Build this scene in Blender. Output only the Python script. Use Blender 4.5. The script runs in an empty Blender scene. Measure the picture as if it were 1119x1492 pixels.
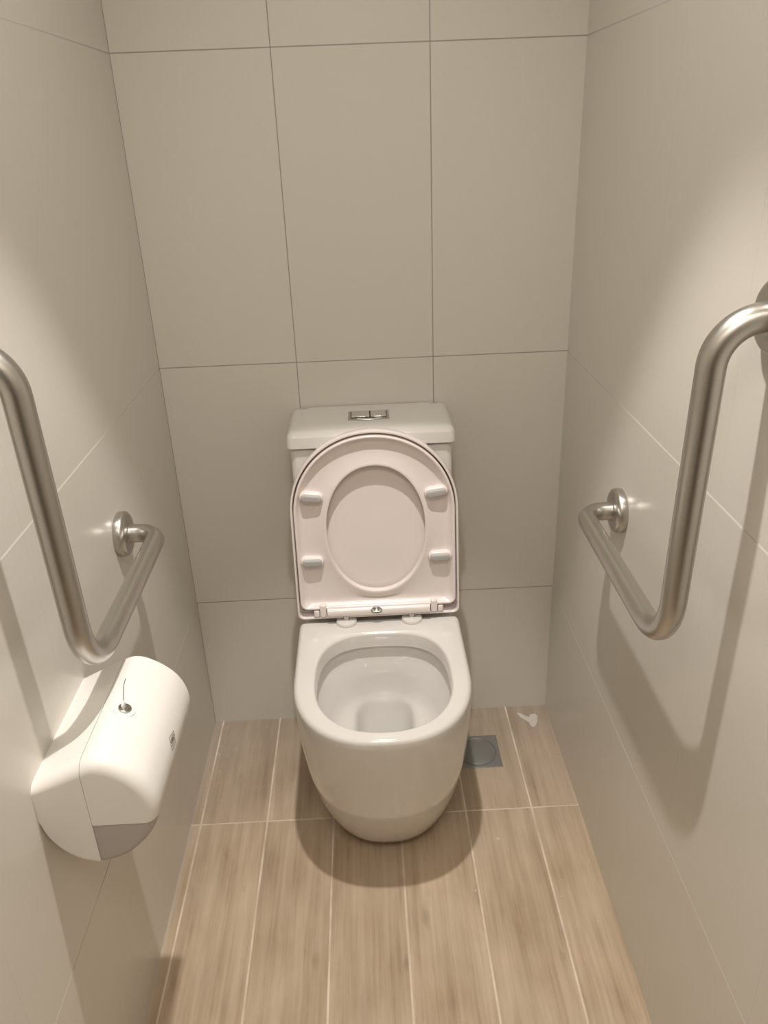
import bpy, bmesh, math, random
from mathutils import Vector, Matrix
random.seed(4)
PI = math.pi
C = bpy.context.scene.collection
LX, RX = -0.4497, 0.4468          # side wall faces
FRONT_Y, CEIL = -2.35, 2.40

# ------------------------------------------------------------------ materials
def mat(name, col=(.8, .8, .8), rough=.4, metal=0.0, coat=0.0, ior=1.5, spec=.5, emit=None):
    m = bpy.data.materials.new(name); m.use_nodes = True
    b = m.node_tree.nodes['Principled BSDF']
    b.inputs['Base Color'].default_value = (*col, 1)
    b.inputs['Roughness'].default_value = rough
    b.inputs['Metallic'].default_value = metal
    b.inputs['Coat Weight'].default_value = coat
    b.inputs['Coat Roughness'].default_value = .05
    b.inputs['IOR'].default_value = ior
    b.inputs['Specular IOR Level'].default_value = spec
    if emit:
        b.inputs['Emission Color'].default_value = (*emit[0], 1)
        b.inputs['Emission Strength'].default_value = emit[1]
    return m

class NT:
    def __init__(s, m):
        s.t = m.node_tree; s.b = s.t.nodes['Principled BSDF']
    def n(s, typ, **kw):
        x = s.t.nodes.new(typ)
        for k, v in kw.items(): setattr(x, k, v)
        return x
    def l(s, a, b): s.t.links.new(a, b)
    def m(s, op, a, b=None, c=None, clamp=False):
        x = s.n('ShaderNodeMath', operation=op); x.use_clamp = clamp
        for i, v in enumerate((a, b, c)):
            if v is None: continue
            if isinstance(v, (int, float)): x.inputs[i].default_value = v
            else: s.l(v, x.inputs[i])
        return x.outputs[0]
    def xyz(s):
        tc = s.n('ShaderNodeTexCoord'); sp = s.n('ShaderNodeSeparateXYZ')
        s.l(tc.outputs['Object'], sp.inputs[0]); return tc.outputs['Object'], sp.outputs
    def noise(s, vec, scale, detail=3, rough=.5, stretch=None):
        if stretch:
            mp = s.n('ShaderNodeMapping'); mp.inputs['Scale'].default_value = stretch
            s.l(vec, mp.inputs[0]); vec = mp.outputs[0]
        x = s.n('ShaderNodeTexNoise'); x.inputs['Scale'].default_value = scale
        x.inputs['Detail'].default_value = detail; x.inputs['Roughness'].default_value = rough
        s.l(vec, x.inputs['Vector']); return x.outputs[0]
    def ramp(s, f, stops):
        r = s.n('ShaderNodeValToRGB'); s.l(f, r.inputs[0])
        e = r.color_ramp.elements
        while len(e) < len(stops): e.new(.5)
        for k, (p, c) in enumerate(stops):
            e[k].position = p; e[k].color = (*c, 1) if len(c) == 3 else c
        return r.outputs[0]
    def mix(s, f, a, b, mode='MIX'):
        x = s.n('ShaderNodeMix', data_type='RGBA', blend_type=mode)
        if isinstance(f, (int, float)): x.inputs[0].default_value = f
        else: s.l(f, x.inputs[0])
        for i, v in ((6, a), (7, b)):
            if isinstance(v, tuple): x.inputs[i].default_value = (*v, 1)
            else: s.l(v, x.inputs[i])
        return x.outputs[2]
    def joint(s, u, u0, p):            # distance to the nearest joint line
        f = s.m('FRACT', s.m('ADD', s.m('DIVIDE', s.m('SUBTRACT', u, u0), p), .5))
        return s.m('MULTIPLY', s.m('ABSOLUTE', s.m('SUBTRACT', f, .5)), p)
    def line(s, d, w, soft):           # 1 on the line, 0 off it
        x = s.n('ShaderNodeMapRange'); x.clamp = True
        s.l(d, x.inputs[0])
        x.inputs[1].default_value = w/2-soft/2; x.inputs[2].default_value = w/2+soft/2
        x.inputs[3].default_value = 1; x.inputs[4].default_value = 0
        return x.outputs[0]
    def bump(s, h, dist, strength=1.0):
        x = s.n('ShaderNodeBump'); x.inputs['Distance'].default_value = dist
        x.inputs['Strength'].default_value = strength
        s.l(h, x.inputs['Height']); s.l(x.outputs[0], s.b.inputs['Normal'])

TILE = (.70, .67, .61)
def wall_mat(name, axis, u0, w=.0016, vis=.75, jc=(.30, .27, .235), hc=None, hvis=.8, ledge=0):
    m = mat(name, TILE, .26, spec=.42); t = NT(m); v, o = t.xyz()
    jv = t.line(t.joint(o[axis], u0, .3), w, .0008)
    jh = t.line(t.joint(o[2], .3755, .6), .0022, .0009)
    # faint woven streak printed in the glaze
    st = t.noise(v, 9, 4, .6, (18, 18, 60) if axis == 0 else (18, 18, 60))
    cl = t.noise(v, 3, 2)
    base = t.mix(t.m('MULTIPLY', st, .22), TILE, tuple(c*.86 for c in TILE))
    base = t.mix(t.m('MULTIPLY', cl, .10), base, tuple(c*.90 for c in TILE))
    base = t.mix(t.m('MULTIPLY', jv, vis), base, jc)
    base = t.mix(t.m('MULTIPLY', jh, hvis), base, hc or jc)
    t.l(base, t.b.inputs['Base Color'])
    t.l(t.m('ADD', t.m('MULTIPLY', jh if ledge else t.m('MAXIMUM', jv, jh), .3), t.m('ADD', t.m('MULTIPLY', st, .08), .2)), t.b.inputs['Roughness'])
    if ledge:      # each lower tile stands a hair proud, so its top edge catches the lamp
        f = t.m('FRACT', t.m('ADD', t.m('DIVIDE', t.m('SUBTRACT', o[2], .3755), .6), .5))
        up = t.m('MULTIPLY', t.m('SUBTRACT', f, .5), .6)
        mr = t.n('ShaderNodeMapRange'); mr.clamp = True; t.l(up, mr.inputs[0])
        mr.inputs[1].default_value = -.0014; mr.inputs[2].default_value = .0014; mr.inputs[3].default_value = 1; mr.inputs[4].default_value = 0
        fade = t.m('SUBTRACT', 1, t.m('DIVIDE', t.m('ABSOLUTE', up), .3), clamp=True)
        t.bump(t.m('ADD', t.m('MULTIPLY', st, .02), t.m('MULTIPLY', mr.outputs[0], fade)), ledge, 1)
    else:
        t.bump(t.m('SUBTRACT', t.m('MULTIPLY', st, .03), t.m('MAXIMUM', t.m('MULTIPLY', jv, .6), jh)), .0008, .6)
    return m

M = {}
M['wall_back'] = wall_mat('tile_back', 0, -.1498, .0022, .85)
M['wall_left'] = wall_mat('tile_left', 1, -.197, .0011, .14, hc=(.42, .39, .35), hvis=.6, ledge=.0022)
M['wall_right'] = wall_mat('tile_right', 1, -.205, .0011, .14, hc=(.42, .39, .35), hvis=.6, ledge=.0022)
M['paint'] = mat('ceiling_paint', (.72, .70, .66), .8)

def floor_mat():
    m = mat('wood_look_tile', (.4, .3, .22), .42, spec=.4); t = NT(m); v, o = t.xyz()
    U0, P, V0, Q = .0315, .1528, -.3600, 1.2
    pid = t.m('FLOOR', t.m('DIVIDE', t.m('SUBTRACT', o[0], U0), P))
    qid = t.m('FLOOR', t.m('DIVIDE', t.m('SUBTRACT', o[1], V0), Q))
    key = t.m('ADD', t.m('MULTIPLY', pid, 3.71), t.m('MULTIPLY', qid, 9.13))
    cb = t.n('ShaderNodeCombineXYZ')
    t.l(t.m('ADD', o[0], t.m('MULTIPLY', key, .37)), cb.inputs[0])
    t.l(t.m('ADD', o[1], t.m('MULTIPLY', key, 1.9)), cb.inputs[1])
    g = cb.outputs[0]
    g1 = t.noise(g, 5, 5, .6, (9, .55, 1))
    g2 = t.noise(g, 10, 4, .6, (16, .4, 1))
    g3 = t.noise(g, 3, 3, .55, (3, 1.6, 1))
    gg = t.m('ADD', t.m('ADD', t.m('MULTIPLY', g1, .45), t.m('MULTIPLY', g2, .22)), t.m('MULTIPLY', g3, .33))
    col = t.ramp(gg, [(.32, (.31, .220, .146)), (.44, (.460, .350, .242)), (.54, (.565, .445, .320)), (.68, (.67, .54, .408))])
    wn = t.n('ShaderNodeTexWhiteNoise', noise_dimensions='1D'); t.l(key, wn.inputs['W'])
    col = t.mix(t.m('MULTIPLY', wn.outputs[0], .16), col, (.30, .225, .165))
    # knots: short dark flecks
    kn = t.noise(g, 7, 2, .5, (4, 1.3, 1))
    kf = t.m('MULTIPLY', t.m('SUBTRACT', kn, .66, clamp=True), 5, clamp=True)
    col = t.mix(t.m('MULTIPLY', kf, .5), col, (.16, .115, .08))
    # plaster dust in the far left corner and specks
    dx = t.m('SUBTRACT', o[0], LX); dy = t.m('MULTIPLY', o[1], -1)
    near = t.m('MULTIPLY', t.m('SUBTRACT', 1, t.m('DIVIDE', dx, .12), clamp=True), t.m('SUBTRACT', 1.2, t.m('DIVIDE', dy, .33), clamp=True), clamp=True)
    dn = t.noise(v, 55, 5, .7)
    dust = t.m('MULTIPLY', t.m('MULTIPLY', t.m('SUBTRACT', dn, .44, clamp=True), 6, clamp=True), near)
    col = t.mix(t.m('MULTIPLY', dust, .55), col, (.56, .53, .49))
    haze = t.m('MULTIPLY', t.m('SUBTRACT', t.noise(v, 6, 3), .42, clamp=True), 1.6, clamp=True)
    col = t.mix(t.m('MULTIPLY', haze, .35), col, (.43, .37, .31))
    edge = t.line(dx, .010, .006)
    edge = t.m('MAXIMUM', edge, t.m('MULTIPLY', t.line(dy, .010, .006), t.line(dx, .9, .5)))
    col = t.mix(t.m('MULTIPLY', edge, .5), col, (.52, .48, .43))
    dirt_shade = t.m('MULTIPLY', t.m('SUBTRACT', 1, t.m('DIVIDE', dy, .42), clamp=True), t.m('ADD', t.noise(v, 8, 4), .25), clamp=True)  # grey dirt towards the back wall, with the light's falloff painted in as well
    col = t.mix(t.m('MULTIPLY', dirt_shade, .75), col, (.29, .25, .215))
    # grout
    ju = t.line(t.joint(o[0], U0, P), .0040, .0014); jv = t.line(t.joint(o[1], V0, Q), .0034, .0012)
    j = t.m('MAXIMUM', ju, jv)
    gv = t.m('ADD', t.m('MULTIPLY', t.noise(v, 11, 4, .6), 2.2), -.42, clamp=True)
    col = t.mix(t.m('MULTIPLY', j, gv), col, (.78, .67, .55))
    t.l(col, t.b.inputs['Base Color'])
    t.l(t.m('ADD', t.m('MULTIPLY', gg, .25), .30), t.b.inputs['Roughness'])
    t.bump(t.m('SUBTRACT', t.m('MULTIPLY', g2, .25), t.m('MULTIPLY', j, .6)), .0006, .5)
    return m
M['floor'] = floor_mat()
M['china'] = mat('vitreous_china', (.745, .725, .69), .12, coat=.6, spec=.5)
M['bowl_china'] = M['china']
M['seat'] = mat('seat_plastic', (.83, .755, .73), .22, spec=.5, coat=.25)
M['rubber'] = mat('grey_rubber', (.42, .405, .39), .55)
M['plastic'] = mat('dispenser_plastic', (.86, .84, .80), .33)
M['housing'] = mat('grey_housing_plastic', (.48, .44, .42), .45)
M['dark'] = mat('dark_gap', (.05, .045, .04), .7)
M['chrome'] = mat('chrome', (.72, .71, .69), .06, 1.0)
M['chrome_plate'] = mat('satin_chrome', (.50, .49, .47), .25, 1.0)
M['logo'] = mat('logo_grey', (.16, .15, .15), .5)
M['water'] = mat('water', (.80, .80, .78), .02, ior=1.33); M['water'].node_tree.nodes['Principled BSDF'].inputs['Transmission Weight'].default_value = .9
M['plaster'] = mat('plaster_flake', (.60, .56, .50), .8)
M['door'] = mat('door_laminate', (.10, .085, .07), .5)
M['lamp_white'] = mat('lamp_ring_paint', (.8, .8, .78), .4)
M['lens'] = mat('fill_panel_lens', (.9, .9, .85), .4, emit=((1, .92, .82), 1.5))

def steel():
    m = mat('brushed_steel', (.56, .52, .465), .28, 1.0); t = NT(m); v, o = t.xyz()
    n1 = t.noise(v, 30, 3, .6); n2 = t.noise(v, 260, 2, .6)
    t.l(t.mix(t.m('MULTIPLY', n1, .35), (.53, .51, .475), (.47, .45, .415)), t.b.inputs['Base Color'])
    t.b.inputs['Coat Weight'].default_value = .25; t.b.inputs['Coat Roughness'].default_value = .09
    t.l(t.m('ADD', t.m('MULTIPLY', n2, .06), .31), t.b.inputs['Roughness'])
    return m
M['steel'] = steel()
def drain_mat():
    m = mat('drain_steel', (.30, .305, .295), .35, .6); t = NT(m); v, o = t.xyz()
    n = t.noise(v, 60, 3)
    t.l(t.m('ADD', t.m('MULTIPLY', n, .1), .32), t.b.inputs['Roughness'])
    return m
M['drain'] = drain_mat()

# ------------------------------------------------------------------ helpers
def obj(name, bm, m, parent=None, smooth=40):
    bmesh.ops.recalc_face_normals(bm, faces=bm.faces[:])
    me = bpy.data.meshes.new(name); bm.to_mesh(me); bm.free()
    o = bpy.data.objects.new(name, me); C.objects.link(o)
    for mm in (m if isinstance(m, (list, tuple)) else [m]): me.materials.append(mm)
    if smooth:
        for p in me.polygons: p.use_smooth = True
        me.set_sharp_from_angle(angle=math.radians(smooth))
    if parent is not None:
        o.parent = parent
        o.matrix_parent_inverse = Matrix.Translation(-world_loc(parent))
    return o
def world_loc(p):
    return p.location.copy() if p.type == 'EMPTY' else Vector((0, 0, 0))
def thing(name, label, cat, loc=(0, 0, 0), group=None):
    o = bpy.data.objects.new(name, None); C.objects.link(o); o.location = loc
    o.empty_display_size = .05
    o['label'] = label; o['category'] = cat
    if group: o['group'] = group
    return o
def tag(o, label, cat, group=None):
    o['label'] = label; o['category'] = cat
    if group: o['group'] = group
    return o
def struct(o): o['kind'] = 'structure'; return o

def box(bm, x0, x1, y0, y1, z0, z1, bev=0, seg=3):
    r = bmesh.ops.create_cube(bm, size=1)
    vs = r['verts']
    for v in vs:
        v.co = Vector(((x0+x1)/2+v.co.x*(x1-x0), (y0+y1)/2+v.co.y*(y1-y0), (z0+z1)/2+v.co.z*(z1-z0)))
    if bev:
        es = list({e for v in vs for e in v.link_edges})
        bmesh.ops.bevel(bm, geom=es, offset=bev, segments=seg, profile=.5, affect='EDGES')
    return vs
def loft(bm, rings, cap0=True, cap1=True, close=False):
    vr = [[bm.verts.new(p) for p in r] for r in rings]
    n = len(vr[0]); k = len(vr)
    for i in range(k if close else k-1):
        a, b = vr[i], vr[(i+1) % k]
        for j in range(n):
            bm.faces.new((a[j], a[(j+1) % n], b[(j+1) % n], b[j]))
    if not close:
        if cap0: bm.faces.new(vr[0][::-1])
        if cap1: bm.faces.new(vr[-1])
    return vr
def tube(bm, pts, r, n=28, cap=True):
    rings = []; pts = [Vector(p) for p in pts]
    t0 = (pts[1]-pts[0]).normalized()
    up = Vector((0, 0, 1)) if abs(t0.z) < .9 else Vector((1, 0, 0))
    u = t0.cross(up).normalized()
    for i, p in enumerate(pts):
        t = (pts[min(i+1, len(pts)-1)]-pts[max(i-1, 0)]).normalized()
        u = (u-t*u.dot(t)).normalized(); w = t.cross(u)
        rr = r[i] if isinstance(r, list) else r
        rings.append([p+(u*math.cos(a)+w*math.sin(a))*rr for a in [2*PI*k/n for k in range(n)]])
    loft(bm, rings, cap, cap)
def fillet_path(corners, radii, seg=14):
    P = [Vector(c) for c in corners]; out = [P[0]]
    for i in range(1, len(P)-1):
        a = (P[i-1]-P[i]).normalized(); b = (P[i+1]-P[i]).normalized()
        ang = a.angle(b); r = radii[i-1]; d = r/math.tan(ang/2)
        s = P[i]+a*d; e = P[i]+b*d
        cen = P[i]+(a+b).normalized()*(r/math.sin(ang/2))
        v0 = s-cen; v1 = e-cen; tot = v0.angle(v1)
        for k in range(seg+1):
            f = k/seg
            out.append(cen+(v0*math.sin((1-f)*tot)+v1*math.sin(f*tot))/math.sin(tot))
    out.append(P[-1])
    # subdivide straight runs
    res = [out[0]]
    for a, b in zip(out, out[1:]):
        k = max(1, int((b-a).length/.03))
        for i in range(1, k+1): res.append(a.lerp(b, i/k))
    return res
def lathe(bm, prof, center, axis, n=48):
    """prof: list of (r, h); h along axis"""
    ax = Vector(axis).normalized(); up = Vector((0, 0, 1)) if abs(ax.z) < .9 else Vector((0, 1, 0))
    u = ax.cross(up).normalized(); w = ax.cross(u); c = Vector(center)
    loft(bm, [[c+ax*h+(u*math.cos(a)+w*math.sin(a))*max(r, 1e-5) for a in [2*PI*k/n for k in range(n)]] for r, h in prof])

def radial(poly, c, angles):
    """ray-cast a closed polygon from c at the given angles"""
    out = []; n = len(poly)
    for a in angles:
        dx, dy = math.cos(a), math.sin(a); best = None
        for i in range(n):
            x1, y1 = poly[i][0]-c[0], poly[i][1]-c[1]; x2, y2 = poly[(i+1) % n][0]-c[0], poly[(i+1) % n][1]-c[1]
            ex, ey = x2-x1, y2-y1; den = dx*ey-dy*ex
            if abs(den) < 1e-12: continue
            t = (x1*ey-y1*ex)/den; s = (x1*dy-y1*dx)/den
            if t > 0 and -1e-9 <= s <= 1+1e-9 and (best is None or t > best): best = t
        out.append((c[0]+dx*best, c[1]+dy*best))
    return out
def dshape(cx, a, flat, tip, spring, n=2.2, rc=.012, a_flat=None):
    """D outline: straight edge at v=flat, straight sides to v=spring, superelliptic nose to v=tip"""
    a_flat = a if a_flat is None else a_flat
    s = 1 if tip > flat else -1; b = abs(tip-spring); pts = []
    K = 64
    for k in range(K+1):
        t = PI*k/K; cs, sn = math.cos(t), math.sin(t)
        x = a*math.copysign(abs(cs)**(2/n), cs); y = b*abs(sn)**(2/n)
        pts.append((cx+x, spring+s*y))
    def corner(x, sx):
        q = []
        for k in range(9):
            t = PI/2*k/8
            q.append((cx+sx*(x-rc+rc*math.cos(t)), flat+s*(rc-rc*math.sin(t))))
        return q
    pts += corner(a_flat, -1) + corner(a_flat, 1)[::-1]
    return pts
def sellipse(cx, cy, a, b, n=2.0, K=160):
    r = []
    for k in range(K):
        t = 2*PI*k/K; cs, sn = math.cos(t), math.sin(t)
        r.append((cx+a*math.copysign(abs(cs)**(2/n), cs), cy+b*math.copysign(abs(sn)**(2/n), sn)))
    return r

# ------------------------------------------------------------------ the room
def slab(name, m, *b):
    bm = bmesh.new(); box(bm, *b); return struct(obj(name, bm, m, smooth=0))
slab('floor', M['floor'], LX-.1, RX+.1, FRONT_Y-.1, .1, -.1, 0)
slab('wall_back', M['wall_back'], LX-.1, RX+.1, 0, .1, 0, CEIL)
slab('wall_left', M['wall_left'], LX-.1, LX, FRONT_Y, 0, 0, CEIL)
slab('wall_right', M['wall_right'], RX, RX+.1, FRONT_Y, 0, 0, CEIL)
slab('wall_front', M['wall_back'], LX-.1, RX+.1, FRONT_Y-.1, FRONT_Y, 0, CEIL)
slab('ceiling', M['paint'], LX-.1, RX+.1, FRONT_Y-.1, .1, CEIL, CEIL+.1)
bm = bmesh.new(); box(bm, -.39, .39, FRONT_Y+.002, FRONT_Y+.04, .01, 2.04, .003)
dr = struct(obj('door_1', bm, M['door']))
bm = bmesh.new(); tube(bm, fillet_path([(.31, FRONT_Y+.04, 1.0), (.31, FRONT_Y+.09, 1.0), (.2, FRONT_Y+.09, 1.0)], [.015]), .009, 16)
obj('handle', bm, M['steel'], dr)

# ------------------------------------------------------------------ toilet
TX = .005; RIM = .430
toilet = thing('toilet', 'white ceramic back-to-wall toilet with its seat and lid raised', 'toilet', (TX, -.3, 0))
N = 200; CY = -.40; ANG = [2*PI*k/N for k in range(N)]
def ring(poly, z, c): return [(x, y, z) for x, y in radial(poly, c, ANG)]
def body_poly(a, yf, sp, n=2.35, rc=.014): return dshape(TX, a, -.192, yf, sp, n, rc)
lv = [(.000, .106, -.434, -.30), (.008, .108, -.437, -.30), (.010, .116, -.448, -.30), (.030, .125, -.466, -.31), (.055, .1345, -.484, -.32), (.10, .1475, -.510, -.335),
      (.15, .159, -.534, -.35), (.22, .170, -.561, -.365), (.30, .177, -.581, -.38), (.36, .1795, -.594, -.39), (.405, .1800, -.601, -.395)]
rings = []
cen = (TX, -.30)
for z, a, yf, sp in lv: rings.append(ring(body_poly(a, yf, sp), z, cen))
# rounded rim edge
ro = radial(body_poly(.1800, -.602, -.395), cen, ANG)
hp_ = []
for k in range(200):
    t = 2*PI*k/200; cs, sn = math.cos(t), math.sin(t); n_ = 2.9 if sn > 0 else 2.3; b_ = .160
    hp_.append((TX+.002+.137*math.copysign(abs(cs)**(2/n_), cs), -.4130+b_*math.copysign(abs(sn)**(2/n_), sn)))
hole = radial(hp_, cen, ANG)
def lerp_ring(f, z, A=ro, B=hole): return [(a[0]+(b[0]-a[0])*f, a[1]+(b[1]-a[1])*f, z) for a, b in zip(A, B)]
def inset(A, d, z):               # move ring inward by a true distance
    out = []; n = len(A)
    for i in range(n):
        p, q = A[(i+2) % n], A[(i-2) % n]; tx, ty = p[0]-q[0], p[1]-q[1]; L = math.hypot(tx, ty)
        out.append((A[i][0]-ty/L*d, A[i][1]+tx/L*d, z))
    return out
R1 = .011
for k in range(0, 7):
    t = PI/2*k/6; rings.append(inset(ro, R1*(1-math.cos(t)), RIM-R1+R1*math.sin(t)))
R2 = .007
for k in range(0, 6):
    t = PI/2*k/5; rings.append(inset(hole, -R2*(1-math.sin(t)), RIM-R2+R2*math.cos(t)))
rings.append([(x, y, RIM-.026) for x, y in hole])
rings.append([(x, y, RIM-.036) for x, y in hole])
rings.append(inset(hole, -.005, RIM-.040))
rings.append(inset(hole, -.012, RIM-.044))
rings.append(inset(hole, -.013, RIM-.062))
rings.append(inset(hole, -.006, RIM-.085))
# the bowl closes on a deep square-shouldered sump
def rr(cx, cy, a, b, n): return radial(sellipse(cx, cy, a, b, n, 200), cen2, ANG)
cen2 = (TX+.002, -.335)
def bowl(a, b, cy, z, n): rings.append([(x, y, z) for x, y in radial(sellipse(TX+.002, cy, a, b, n, 240), cen2, ANG)])
for a, bk, fr, z, n in ((.127, -.250, -.556, .312, 2.5), (.119, -.252, -.542, .290, 2.5), (.108, -.255, -.520, .274, 2.6), (.094, -.258, -.487, .263, 2.8), (.080, -.261, -.450, .256, 3.1),
                        (.070, -.263, -.426, .251, 3.5), (.064, -.265, -.412, .244, 3.9), (.0605, -.269, -.405, .228, 4.2), (.0575, -.281, -.398, .195, 4.0), (.054, -.298, -.393, .160, 3.8), (.047, -.312, -.387, .115, 3.4), (.028, -.325, -.372, .090, 2.6)):
    bowl(a, (bk-fr)/2, (bk+fr)/2, z, n)
bm = bmesh.new(); loft(bm, rings)
box(bm, TX-.168, TX+.168, -.205, -.005, .0, .418, .012)
pan = obj('pan', bm, M['china'], toilet, 50)
bm = bmesh.new()
vs = [bm.verts.new((x, y, .135)) for x, y in radial(sellipse(TX+.002, -.348, .0510, .0415, 3.6, 200), cen2, ANG)]
bm.faces.new(vs); obj('water', bm, M['water'], toilet, 0)

bm = bmesh.new()
def rrect(a0, a1, y0, y1, z, r, inx=0):
    pts = []
    for cx_, cy_, t0 in ((a1-r, y1-r, 0), (a0+r, y1-r, 90), (a0+r, y0+r, 180), (a1-r, y0+r, 270)):
        for k in range(7):
            t = math.radians(t0+90*k/6); pts.append((cx_+r*math.cos(t), cy_+r*math.sin(t), z))
    return pts
loft(bm, [rrect(TX-w, TX+w, -yf, -.006, z, .016) for z, w, yf in ((.418, .162, .158), (.46, .164, .160), (.65, .1685, .163), (.829, .1705, .1655), (.8325, .1695, .1645), (.8330, .1590, .1540), (.8390, .1590, .1540))])
obj('cistern', bm, M['china'], toilet)
bm = bmesh.new(); LR = []
for z, d in ((.8365, .004), (.8375, .0015), (.8395, 0), (.860, .0015), (.8650, .0035), (.8692, .0075), (.8718, .0120), (.873, .018)):
    LR.append(rrect(TX-.1765+d, TX+.1765-d, -.1745+d, -.004, z, .014))
LR.append(rrect(TX-.14, TX+.14, -.13, -.02, .8736, .012))
loft(bm, LR); obj('cistern_lid', bm, M['china'], toilet)

# dual flush plate
bm = bmesh.new(); rg = []
for d, z in ((0, .8725), (0, .8750), (.001, .8760), (.0045, .8760)):
    p = []
    K = 12
    x0, x1, y0, y1 = -.0415+d, .0465-d, -.1070+d, -.0525-d
    for k in range(K+1): f = k/K; p.append((x0+(x1-x0)*f, y0-.0050*math.sin(PI*f), z))
    for k in range(K+1): f = k/K; p.append((x1+(x0-x1)*f, y1, z))
    rg.append(p)
loft(bm, rg)
fp = obj('flush_plate', bm, M['chrome_plate'], toilet); fp['label'] = 'satin chrome dual flush plate'
for a, b in ((-.0345, .0045), (.0062, .0400)):
    bm = bmesh.new(); box(bm, a, b, -.0995, -.0595, .8755, .8788, .0016)
    x = obj('flush_button', bm, M['chrome'], fp)
    bm = bmesh.new(); box(bm, a-.0016, b+.0016, -.1012, -.0578, .8754, .8764); obj('button_gap', bm, M['dark'], fp)

# ---- raised lid and seat. v = height (z), h = towards the viewer from plane y = YS
YS = -.2005
TILT = .018
def P3(x, z, h): return (x, YS-h+(z-.45)*TILT, z)
SC = (TX, .665)
def sd(a, flat, tip, spring, rc, af): return dshape(TX, a, flat, tip, spring, 2.05, rc, af)
NA = 288; SANG = sorted([2*PI*k/NA for k in range(NA)])
def srad(p): return radial(p, SC, SANG)
def sring(A, h): return [P3(x, z, h) for x, z in A]
def sins(A, d):
    return [(x, y) for x, y, _ in inset(A, d, 0)]
lid_o = srad(sd(.1785, .4425, .8800, .697, .014, .1815))
bm = bmesh.new(); rg = []
rg.append(sring(sins(lid_o, .030), -.0270))
rg.append(sring(sins(lid_o, .010), -.0255))
rg.append(sring(sins(lid_o, .003), -.0215))
rg.append(sring(lid_o, -.014))
rg.append(sring(lid_o, .0035))
rg.append(sring(sins(lid_o, .0012), .0055))
rg.append(sring(sins(lid_o, .0038), .0055))
rg.append(sring(sins(lid_o, .0050), .0040))
rg.append(sring(sins(lid_o, .0055), -.0170))
rg.append(sring(sins(lid_o, .0095), -.0205))
rg.append(sring(sins(lid_o, .040), -.0205))
# domed centre faces
loft(bm, rg)
lid = obj('lid', bm, M['seat'], toilet, 45)

seat_o = srad(sd(.1710, .4680, .8705, .695, .016, .1730))
seat_h = srad(sellipse(TX+.002, .6545, .1060, .1480, 2.12, 200))
def tow(d):            # the outer outline moved by about d towards the hole
    q = []
    for x, z in seat_o:
        xi = TX+(x-TX)*(1-d/.172); zi = .660+(z-.660)*(1-d/(.2105 if z > .660 else .192))
        q.append((xi, zi))
    return q
bm = bmesh.new(); rg = []
rg += [sring(sins(seat_o, .004), -.0150), sring(seat_o, -.0120), sring(seat_o, .0055), sring(sins(seat_o, .0010), .0078), sring(sins(seat_o, .0026), .0085),
       sring(sins(seat_o, .0048), .0078), sring(sins(seat_o, .0062), .0060), sring(tow(.0090), .0000), sring(tow(.013), -.0036), sring(tow(.018), -.0056), sring(tow(.024), -.0060)]
rg += [sring(sins(seat_h, -.018), -.0030), sring(sins(seat_h, -.006), .0012), sring(sins(seat_h, -.0022), .0020), sring(sins(seat_h, -.0006), .0012), sring(seat_h, -.0008), sring(seat_h, -.0120), sring(sins(seat_h, -.004), -.0150)]
loft(bm, rg, close=True)
# hinge arms growing out of the foot of the seat
for sx in (-1, 1):
    xa = TX+sx*.1240
    box(bm, xa-.0075, xa+.0075, YS-.0100, YS+.012, .4495, .480, .003)
seat = obj('seat', bm, M['seat'], toilet, 45)
# pads on bosses
for x, z, rz in ((-.1265, .738, -.13), (.1365, .738, .13), (-.1345, .586, 0.0), (.1435, .586, 0.0)):
    def pill(L, W, h0, h1, rnd):
        b = bmesh.new(); rr_ = []
        prof = [(0, h0), (0, h1-rnd)]+[(rnd*(1-math.cos(PI/2*k/5)), h1-rnd+rnd*math.sin(PI/2*k/5)) for k in range(1, 6)]
        for d, h in prof:
            q = []
            for k in range(40):
                t = 2*PI*k/40; r = W/2-d; cx_ = (L/2-W/2)*(1 if math.cos(t) > 0 else -1)
                px, pz = cx_+r*math.cos(t), r*math.sin(t)
                q.append(P3(x+px*math.cos(rz)-pz*math.sin(rz), z+px*math.sin(rz)+pz*math.cos(rz), h))
            rr_.append(q)
        loft(b, rr_); return b
    boss = obj('pad_boss', pill(.050, .024, -.0075, .0070, .004), M['seat'], seat)
    pad = obj('rubber_pad', pill(.043, .0165, .004, .0130, .004), M['rubber'], seat); pad['label'] = 'grey rubber pad'
# hinge barrel
bm = bmesh.new(); tube(bm, [(TX-.1145, YS-.004, .4600), (TX-.05, YS-.004, .4600), (TX+.05, YS-.004, .4600), (TX+.1145, YS-.004, .4600)], .0118, 32)
hb = obj('hinge_barrel', bm, M['seat'], toilet)
bm = bmesh.new(); lathe(bm, [(.0001, .0), (.0125, .0), (.0125, .0006), (.011, .0018), (.007, .0030), (.0001, .0036)], (TX-.005, YS-.0145, .4655), (0, -.86, .5), 32)
hl = obj('chrome_emblem', bm, M['chrome'], hb); hl['label'] = 'small chrome oval on the hinge'
for v in hl.data.vertices: v.co.z = .4655+(v.co.z-.4655)*.55
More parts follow.
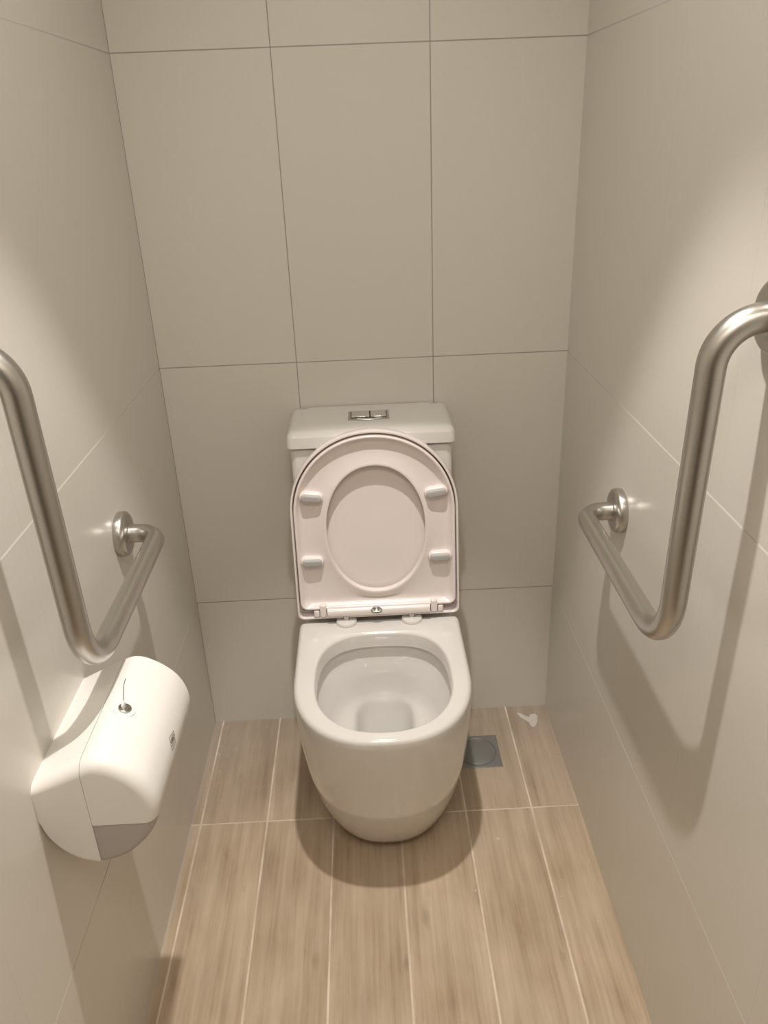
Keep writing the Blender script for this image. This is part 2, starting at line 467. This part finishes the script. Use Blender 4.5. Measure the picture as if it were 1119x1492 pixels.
# lid ears and pocket ribs
for sx in (-1, 1):
    bm = bmesh.new(); xa = TX+sx*.1385
    box(bm, xa-.006, xa+.006, YS-.0085, YS+.016, .4495, .4655, .0025)
    obj('lid_ear', bm, M['seat'], lid)
    bm = bmesh.new(); lathe(bm, [(.0001, 0), (.0225, 0), (.0235, .0015), (.0235, .006), (.0215, .0085), (.012, .0095), (.0001, .0095)], (TX+sx*.0735, YS-.0045, RIM-.001), (0, 0, 1), 40)
    obj('hinge_cap', bm, M['china'], toilet)
    bm = bmesh.new(); lathe(bm, [(.0001, 0), (.008, 0), (.008, .012), (.0001, .012)], (TX+sx*.0735, YS-.002, RIM+.007), (0, 0, 1), 24)
    obj('hinge_post', bm, M['chrome_plate'], toilet)

# ------------------------------------------------------------------ grab rails
def rail(side, label):
    wx = LX if side < 0 else RX; s = -side; d = .070
    yl, zl = -.448, .797; yt, zt = -.888, 1.232
    if side < 0: yt = -.880
    yb = yt+.016
    x = wx+s*d
    t = thing('grab_rail', label, 'grab rail', (wx, (yl+yt)/2, zl), 'stainless steel L-shaped grab rails')
    path = fillet_path([(wx+s*.004, yl, zl), (x, yl, zl), (x, yb, zl-.003), (x, yt, zt), (wx+s*.004, yt, zt)], [.038, .084, .052])
    bm = bmesh.new(); tube(bm, path, .0165, 36); obj('tube', bm, M['steel'], t, 60)
    for y, z in ((yl, zl), (yt, zt)):
        bm = bmesh.new(); lathe(bm, [(.0001, 0), (.040, 0), (.0405, .001), (.0405, .010), (.0395, .0135), (.036, .0165), (.030, .0180), (.0182, .0185), (.0178, .0170), (.0001, .0170)], (wx, y, z), (s, 0, 0), 56)
        obj('flange', bm, M['steel'], t, 50)
        bm = bmesh.new(); lathe(bm, [(.0166, .0170), (.0190, .0172), (.0196, .0190), (.0166, .0200)], (wx, y, z), (s, 0, 0), 40)
        obj('collar', bm, M['steel'], t, 50)
rail(-1, 'L-shaped brushed steel grab rail on the left wall, above the white dispenser')
rail(1, 'L-shaped brushed steel grab rail on the right wall, over bare tiles')

# ------------------------------------------------------------------ dispenser
disp = thing('toilet_roll_dispenser', 'white plastic toilet roll dispenser with key lock on the left wall', 'dispenser', (LX, -.84, .64))
YN, YF = -.951, -.722
SEAM_X, CUT_Z = -.3835, .622
prof = [(LX, .6905), (-.420, .7050), (-.395, .7170), (-.3835, .7220), (-.374, .7255), (-.366, .7270), (-.352, .7250), (-.336, .7165), (-.322, .7060), (-.310, .6930), (-.302, .6790), (-.2965, .662), (-.295, .645), (-.297, .6315), (-.2995, .622),
        (-.303, .610), (-.311, .5945), (-.324, .5780), (-.342, .5620), (-.362, .5520), (-.3835, .5470), (-.409, .5545), (-.430, .5730), (-.443, .5990), (-.4485, .628), (LX, .650)]
def resample(p, k=6):
    out = []
    n = len(p)
    for i in range(n-1):
        p0, p1, p2, p3 = p[max(i-1, 0)], p[i], p[i+1], p[min(i+2, n-1)]
        for j in range(k):
            t = j/k
            out.append(tuple(.5*((2*p1[c])+(-p0[c]+p2[c])*t+(2*p0[c]-5*p1[c]+4*p2[c]-p3[c])*t*t+(-p0[c]+3*p1[c]-3*p2[c]+p3[c])*t**3) for c in (0, 1)))
    out.append(p[-1]); return out
i_top, i_bot, i_cut = 3, 20, 14
# outline pieces share the seam points
base_p = resample(prof[:i_top+1])+resample(prof[i_bot:])
cov_p = resample(prof[i_top:i_cut+1])
hous_p = resample(prof[i_cut:i_bot+1])
def extr(outline, rn, rf, yn, yf, shrink=0.0, c=(SEAM_X, CUT_Z)):
    """extrude an (x,z) outline along y with rounded ends"""
    secs = []
    for k in range(9):
        t = PI/2*k/8; secs.append((yn+rn*(1-math.cos(t)), rn*(1-math.sin(t))))
    for k in range(9)[::-1]:
        t = PI/2*k/8; secs.append((yf-rf*(1-math.cos(t)), rf*(1-math.sin(t))))
    rg = []
    for y, d in secs:
        q = []
        for x, z in outline:
            f = 1-(d+shrink)/.100
            wl = 1-((c[0]-x)/(c[0]-LX))**2 if x < c[0] else 1
            xx = c[0]+(x-c[0])*(1-(1-f)*wl); zz = c[1]+(z-c[1])*f
            if abs(x-LX) < .0006: xx = LX-.0008
            if abs(x-SEAM_X) < 1e-6: xx = SEAM_X
            q.append((xx, y, zz))
        rg.append(q)
    return rg
G = .0006
bm = bmesh.new(); loft(bm, extr(base_p, .019, .004, YN, YF)); obj('back_shell', bm, M['plastic'], disp, 35)
cc = cov_p+[(SEAM_X, CUT_Z)]
rg = extr(cc, .019, .004, YN, YF); rg = [[(x+(G if abs(x-SEAM_X) < 1e-5 else 0), y, z) for x, y, z in r] for r in rg]
bm = bmesh.new(); loft(bm, rg); cover = obj('front_cover', bm, M['plastic'], disp, 35)
hh = [(SEAM_X, CUT_Z)]+hous_p
rg = extr(hh, .019, .004, YN+.002, YF-.002, .0012); rg = [[(x+(G if abs(x-SEAM_X) < 1e-5 else 0), y, z-.0006) for x, y, z in r] for r in rg]
bm = bmesh.new(); loft(bm, rg); hs = obj('inner_housing', bm, M['housing'], disp, 35); hs['label'] = 'grey inner roll housing showing below the cover'
# lock on the sloping top; normal tilts to the room
def top_z(x):
    for (x0, z0), (x1, z1) in zip(cov_p, cov_p[1:]):
        if x0 <= x <= x1 and z0 > .66: return z0+(z1-z0)*(x-x0)/(x1-x0), Vector((-(z1-z0), 0, (x1-x0))).normalized()
lx, ly = -.3505, -.845
lz, ln = top_z(lx)
bm = bmesh.new(); lathe(bm, [(.0001, -.002), (.0150, -.002), (.0150, .0001), (.0140, .0004), (.0105, .0001), (.0001, .0001)], (lx, ly, lz), ln, 48)
lk0 = obj('lock_surround', bm, M['plastic'], cover)
bm = bmesh.new(); lathe(bm, [(.0001, 0), (.0090, 0), (.0090, .0022), (.0080, .0030), (.0001, .0030)], (lx, ly, lz), ln, 40)
lock = obj('lock', bm, M['chrome_plate'], cover); lock['label'] = 'round grey metal lock'
bm = bmesh.new()
box(bm, -.0014, .0014, -.0045, .0045, .002, .013, .0006)
for v in bm.verts: v.co = Vector((lx, ly, lz))+Matrix.Rotation(.25, 3, 'X') @ v.co
key = obj('key', bm, M['plastic'], lock); key['label'] = 'small white key left in the lock'
bm = bmesh.new(); K0 = Vector((lx, ly, lz)); tube(bm, [K0+Vector(p) for p in ((0, .002, .010), (0, .005, .018), (.001, .007, .026), (.002, .012, .034), (.004, .016, .039))], .0006, 8)
obj('key_wire', bm, M['chrome_plate'], lock)
# emblem on the front of the cover: an outlined box with a lettered tag inside
def front_pt(y, z, h):
    best = None
    for (x0, z0), (x1, z1) in zip(cov_p, cov_p[1:]):
        if x0 > -.345 and z1 <= z <= z0:
            f = (z-z0)/(z1-z0); x = x0+(x1-x0)*f; n = Vector((-(z1-z0), 0, (x1-x0))).normalized()
            return Vector((x, y, z))+n*h
bm = bmesh.new()
ey, ez = -.838, .661
def strip(pts, w=.0007):
    for (a0, b0), (a1, b1) in zip(pts, pts[1:]):
        L = math.hypot(a1-a0, b1-b0)
        if L == 0: continue
        nx, ny = -(b1-b0)/L*w/2, (a1-a0)/L*w/2; ex, ey_ = (a1-a0)/L*w/2, (b1-b0)/L*w/2
        q = []
        for a, b in ((a0-ex+nx, b0-ey_+ny), (a1+ex+nx, b1+ey_+ny), (a1+ex-nx, b1+ey_-ny), (a0-ex-nx, b0-ey_-ny)):
            p = front_pt(ey+a, ez+b, .0003); q.append(p)
        lo = [bm.verts.new(p) for p in q]; hi = [bm.verts.new(p+Vector((.0002, 0, .0002))) for p in q]
        bm.faces.new(hi); bm.faces.new(lo[::-1])
        for i in range(4): bm.faces.new((lo[i], lo[(i+1) % 4], hi[(i+1) % 4], hi[i]))
strip([(-.0135, -.0075), (.0060, -.0095), (.0135, .0040), (-.0060, .0085), (-.0135, -.0075)])
strip([(-.0125, -.0010), (-.0070, -.0045), (.0065, -.0050), (.0125, .0000), (.0065, .0035), (-.0060, .0040), (-.0125, -.0010)])
# letters T O R K
strip([(-.0080, .0018), (-.0048, .0018)], .0008); strip([(-.0064, .0018), (-.0064, -.0022)], .0008)
strip([(-.0034, .0018), (-.0008, .0018), (-.0008, -.0022), (-.0034, -.0022), (-.0034, .0018)], .0008)
strip([(.0006, -.0022), (.0006, .0018), (.0028, .0018), (.0028, .0000), (.0006, .0000), (.0030, -.0022)], .0008)
strip([(.0044, -.0022), (.0044, .0018)], .0008); strip([(.0068, .0018), (.0046, .0000), (.0068, -.0022)], .0008)
lg = obj('emblem', bm, M['logo'], cover, 0); lg['label'] = 'small grey printed emblem'

# ------------------------------------------------------------------ floor drain
dx0, dx1, dy0, dy1 = .180, .294, -.2255, -.110
drain = thing('floor_drain', 'square grey metal floor drain beside the toilet', 'drain', ((dx0+dx1)/2, (dy0+dy1)/2, 0))
cx_, cy_ = (dx0+dx1)/2, (dy0+dy1)/2
bm = bmesh.new(); box(bm, dx0, dx1, dy0, dy1, -.004, .0016, .0012)
obj('frame', bm, M['drain'], drain)
bm = bmesh.new(); lathe(bm, [(.0001, .0012), (.0490, .0012), (.0498, .0030), (.0478, .0034), (.0462, .0014), (.0450, .0021), (.0001, .0023)], (cx_, cy_, 0), (0, 0, 1), 64)
obj('cover', bm, M['drain'], drain)
# water beads standing on the cover
beads = bmesh.new()
# ------------------------------------------------------------------ plaster marks on the floor
def blob(bm, pts, z0, z1):
    lo = [bm.verts.new((x, y, z0)) for x, y in pts]; hi = [bm.verts.new((cx0+(x-cx0)*.9, cy0+(y-cy0)*.9, z1)) for x, y in pts for cx0, cy0 in [(sum(p[0] for p in pts)/len(pts), sum(p[1] for p in pts)/len(pts))]]
    n = len(pts); bm.faces.new(hi); bm.faces.new(lo[::-1])
    for i in range(n): bm.faces.new((lo[i], lo[(i+1) % n], hi[(i+1) % n], hi[i]))
beads.free()
bm = bmesh.new()
blob(bm, [(.364, -.026), (.374, -.029), (.386, -.042), (.394, -.046), (.398, -.036), (.412, -.033), (.417, -.043), (.412, -.066), (.403, -.083), (.396, -.087), (.391, -.080), (.389, -.068), (.380, -.056), (.370, -.044)], 0, .0006)
tag(obj('plaster_smear', bm, M['plaster'], None, 0), 'white V-shaped plaster smear on the floor in the far right corner', 'smear')
bm = bmesh.new()
spots = [(.245, -.445, .008), (.206, -.516, .003), (.182, -.511, .002), (.263, -.475, .0025), (.30, -.43, .003), (.438, -.31, .003), (.437, -.200, .003), (.28, -.49, .002), (.32, -.51, .002),
         (.178, -.575, .004), (.182, -.555, .0025), (.16, -.62, .003), (-.40, -.05, .003), (-.38, -.11, .003), (-.33, -.16, .002), (-.31, -.25, .002), (-.25, -.24, .002), (-.42, -.13, .004), (-.41, -.19, .003), (-.22, -.32, .002), (.36, -.56, .002), (.35, -.60, .003), (.41, -.66, .003), (.315, -.34, .002)]
for k in range(16): spots.append((random.uniform(-.43, .43), random.uniform(-.85, -.35), random.uniform(.0006, .0012)))
for k in range(40): spots.append((LX+random.uniform(.004, .09), random.uniform(-.30, -.02), random.uniform(.0006, .0014)))
for x, y, r in spots:
    r *= .55
    if abs(x) < .13 and y > -.45: continue
    q = [(x+r*random.uniform(.5, 1.2)*math.cos(2*PI*k/7), y+1.3*r*random.uniform(.5, 1.2)*math.sin(2*PI*k/7)) for k in range(7)]
    blob(bm, q, 0, .0004)
s_ = tag(obj('plaster_specks', bm, M['plaster'], None, 0), 'tiny white plaster specks scattered over the wood-look floor', 'specks'); s_['kind'] = 'stuff'

# ------------------------------------------------------------------ lamp
LY = -.815
lampt = thing('ceiling_downlight', 'round white recessed downlight in the ceiling above the toilet', 'ceiling light', (0, LY, CEIL))
bm = bmesh.new(); loft(bm, [[(r*math.cos(2*PI*k/48), LY+r*math.sin(2*PI*k/48), z) for k in range(48)] for r, z in ((.036, CEIL-.0005), (.036, CEIL-.004), (.046, CEIL-.005), (.050, CEIL-.002), (.050, CEIL-.0005))], close=True)
obj('ring', bm, M['lamp_white'], lampt)
def spot(name, energy, deg, blend, z, col, r=.022):
    L = bpy.data.lights.new(name, 'SPOT'); L.energy = energy; L.spot_size = math.radians(deg); L.spot_blend = blend
    L.shadow_soft_size = r; L.color = col
    o = bpy.data.objects.new(name, L); C.objects.link(o); o.location = (0, LY, z)
    o.parent = lampt; o.matrix_parent_inverse = Matrix.Translation(-lampt.location)
    return o
WARM = (1, .945, .89)
spot('lamp_beam', 75, 50.4, .32, CEIL-.03, WARM)
spot('lamp_spill', 16, 125, .75, CEIL-.03, WARM)
# added fill light behind the camera, given an invented ceiling panel as its fixture
A = bpy.data.lights.new('added_fill_light', 'AREA'); A.shape = 'RECTANGLE'; A.size = .6; A.size_y = .4; A.energy = 10.8; A.color = (1, .92, .82)
panel = thing('added_light_panel', 'rectangular white fill light panel, unseen, added to the ceiling behind the camera', 'ceiling light', (0, -2.0, CEIL))
bm = bmesh.new(); box(bm, -.33, .33, -2.23, -1.77, CEIL-.012, CEIL, .002); obj('frame', bm, M['lamp_white'], panel)
bm = bmesh.new(); box(bm, -.30, .30, -2.20, -1.80, CEIL-.016, CEIL-.010, .001); obj('diffuser', bm, M['lens'], panel)
ao = bpy.data.objects.new('added_fill_light', A); C.objects.link(ao); ao.location = (0, -2.0, CEIL-.02)
ao.parent = panel; ao.matrix_parent_inverse = Matrix.Translation(-panel.location)

w = bpy.data.worlds.new('w'); bpy.context.scene.world = w; w.use_nodes = True
w.node_tree.nodes['Background'].inputs[0].default_value = (.02, .02, .02, 1)

# ------------------------------------------------------------------ camera
pos = (-.0004, -1.7301, 1.4231); yaw, pitch, roll = -.0169, .4423, -.0396
cam = bpy.data.cameras.new('camera'); co = bpy.data.objects.new('camera', cam); C.objects.link(co)
co.matrix_world = Matrix.Translation(pos) @ Matrix.Rotation(yaw, 4, 'Z') @ Matrix.Rotation(PI/2-pitch, 4, 'X') @ Matrix.Rotation(roll, 4, 'Z')
cam.sensor_fit = 'VERTICAL'; cam.sensor_height = 24; cam.sensor_width = 18; cam.lens = 24*1164.99/1492
cam.clip_start = .02
S = bpy.context.scene; S.camera = co
S.view_settings.view_transform = 'Standard'; S.view_settings.look = 'None'
S.view_settings.exposure = 0.13; S.view_settings.gamma = 1; S.view_settings.use_curve_mapping = False
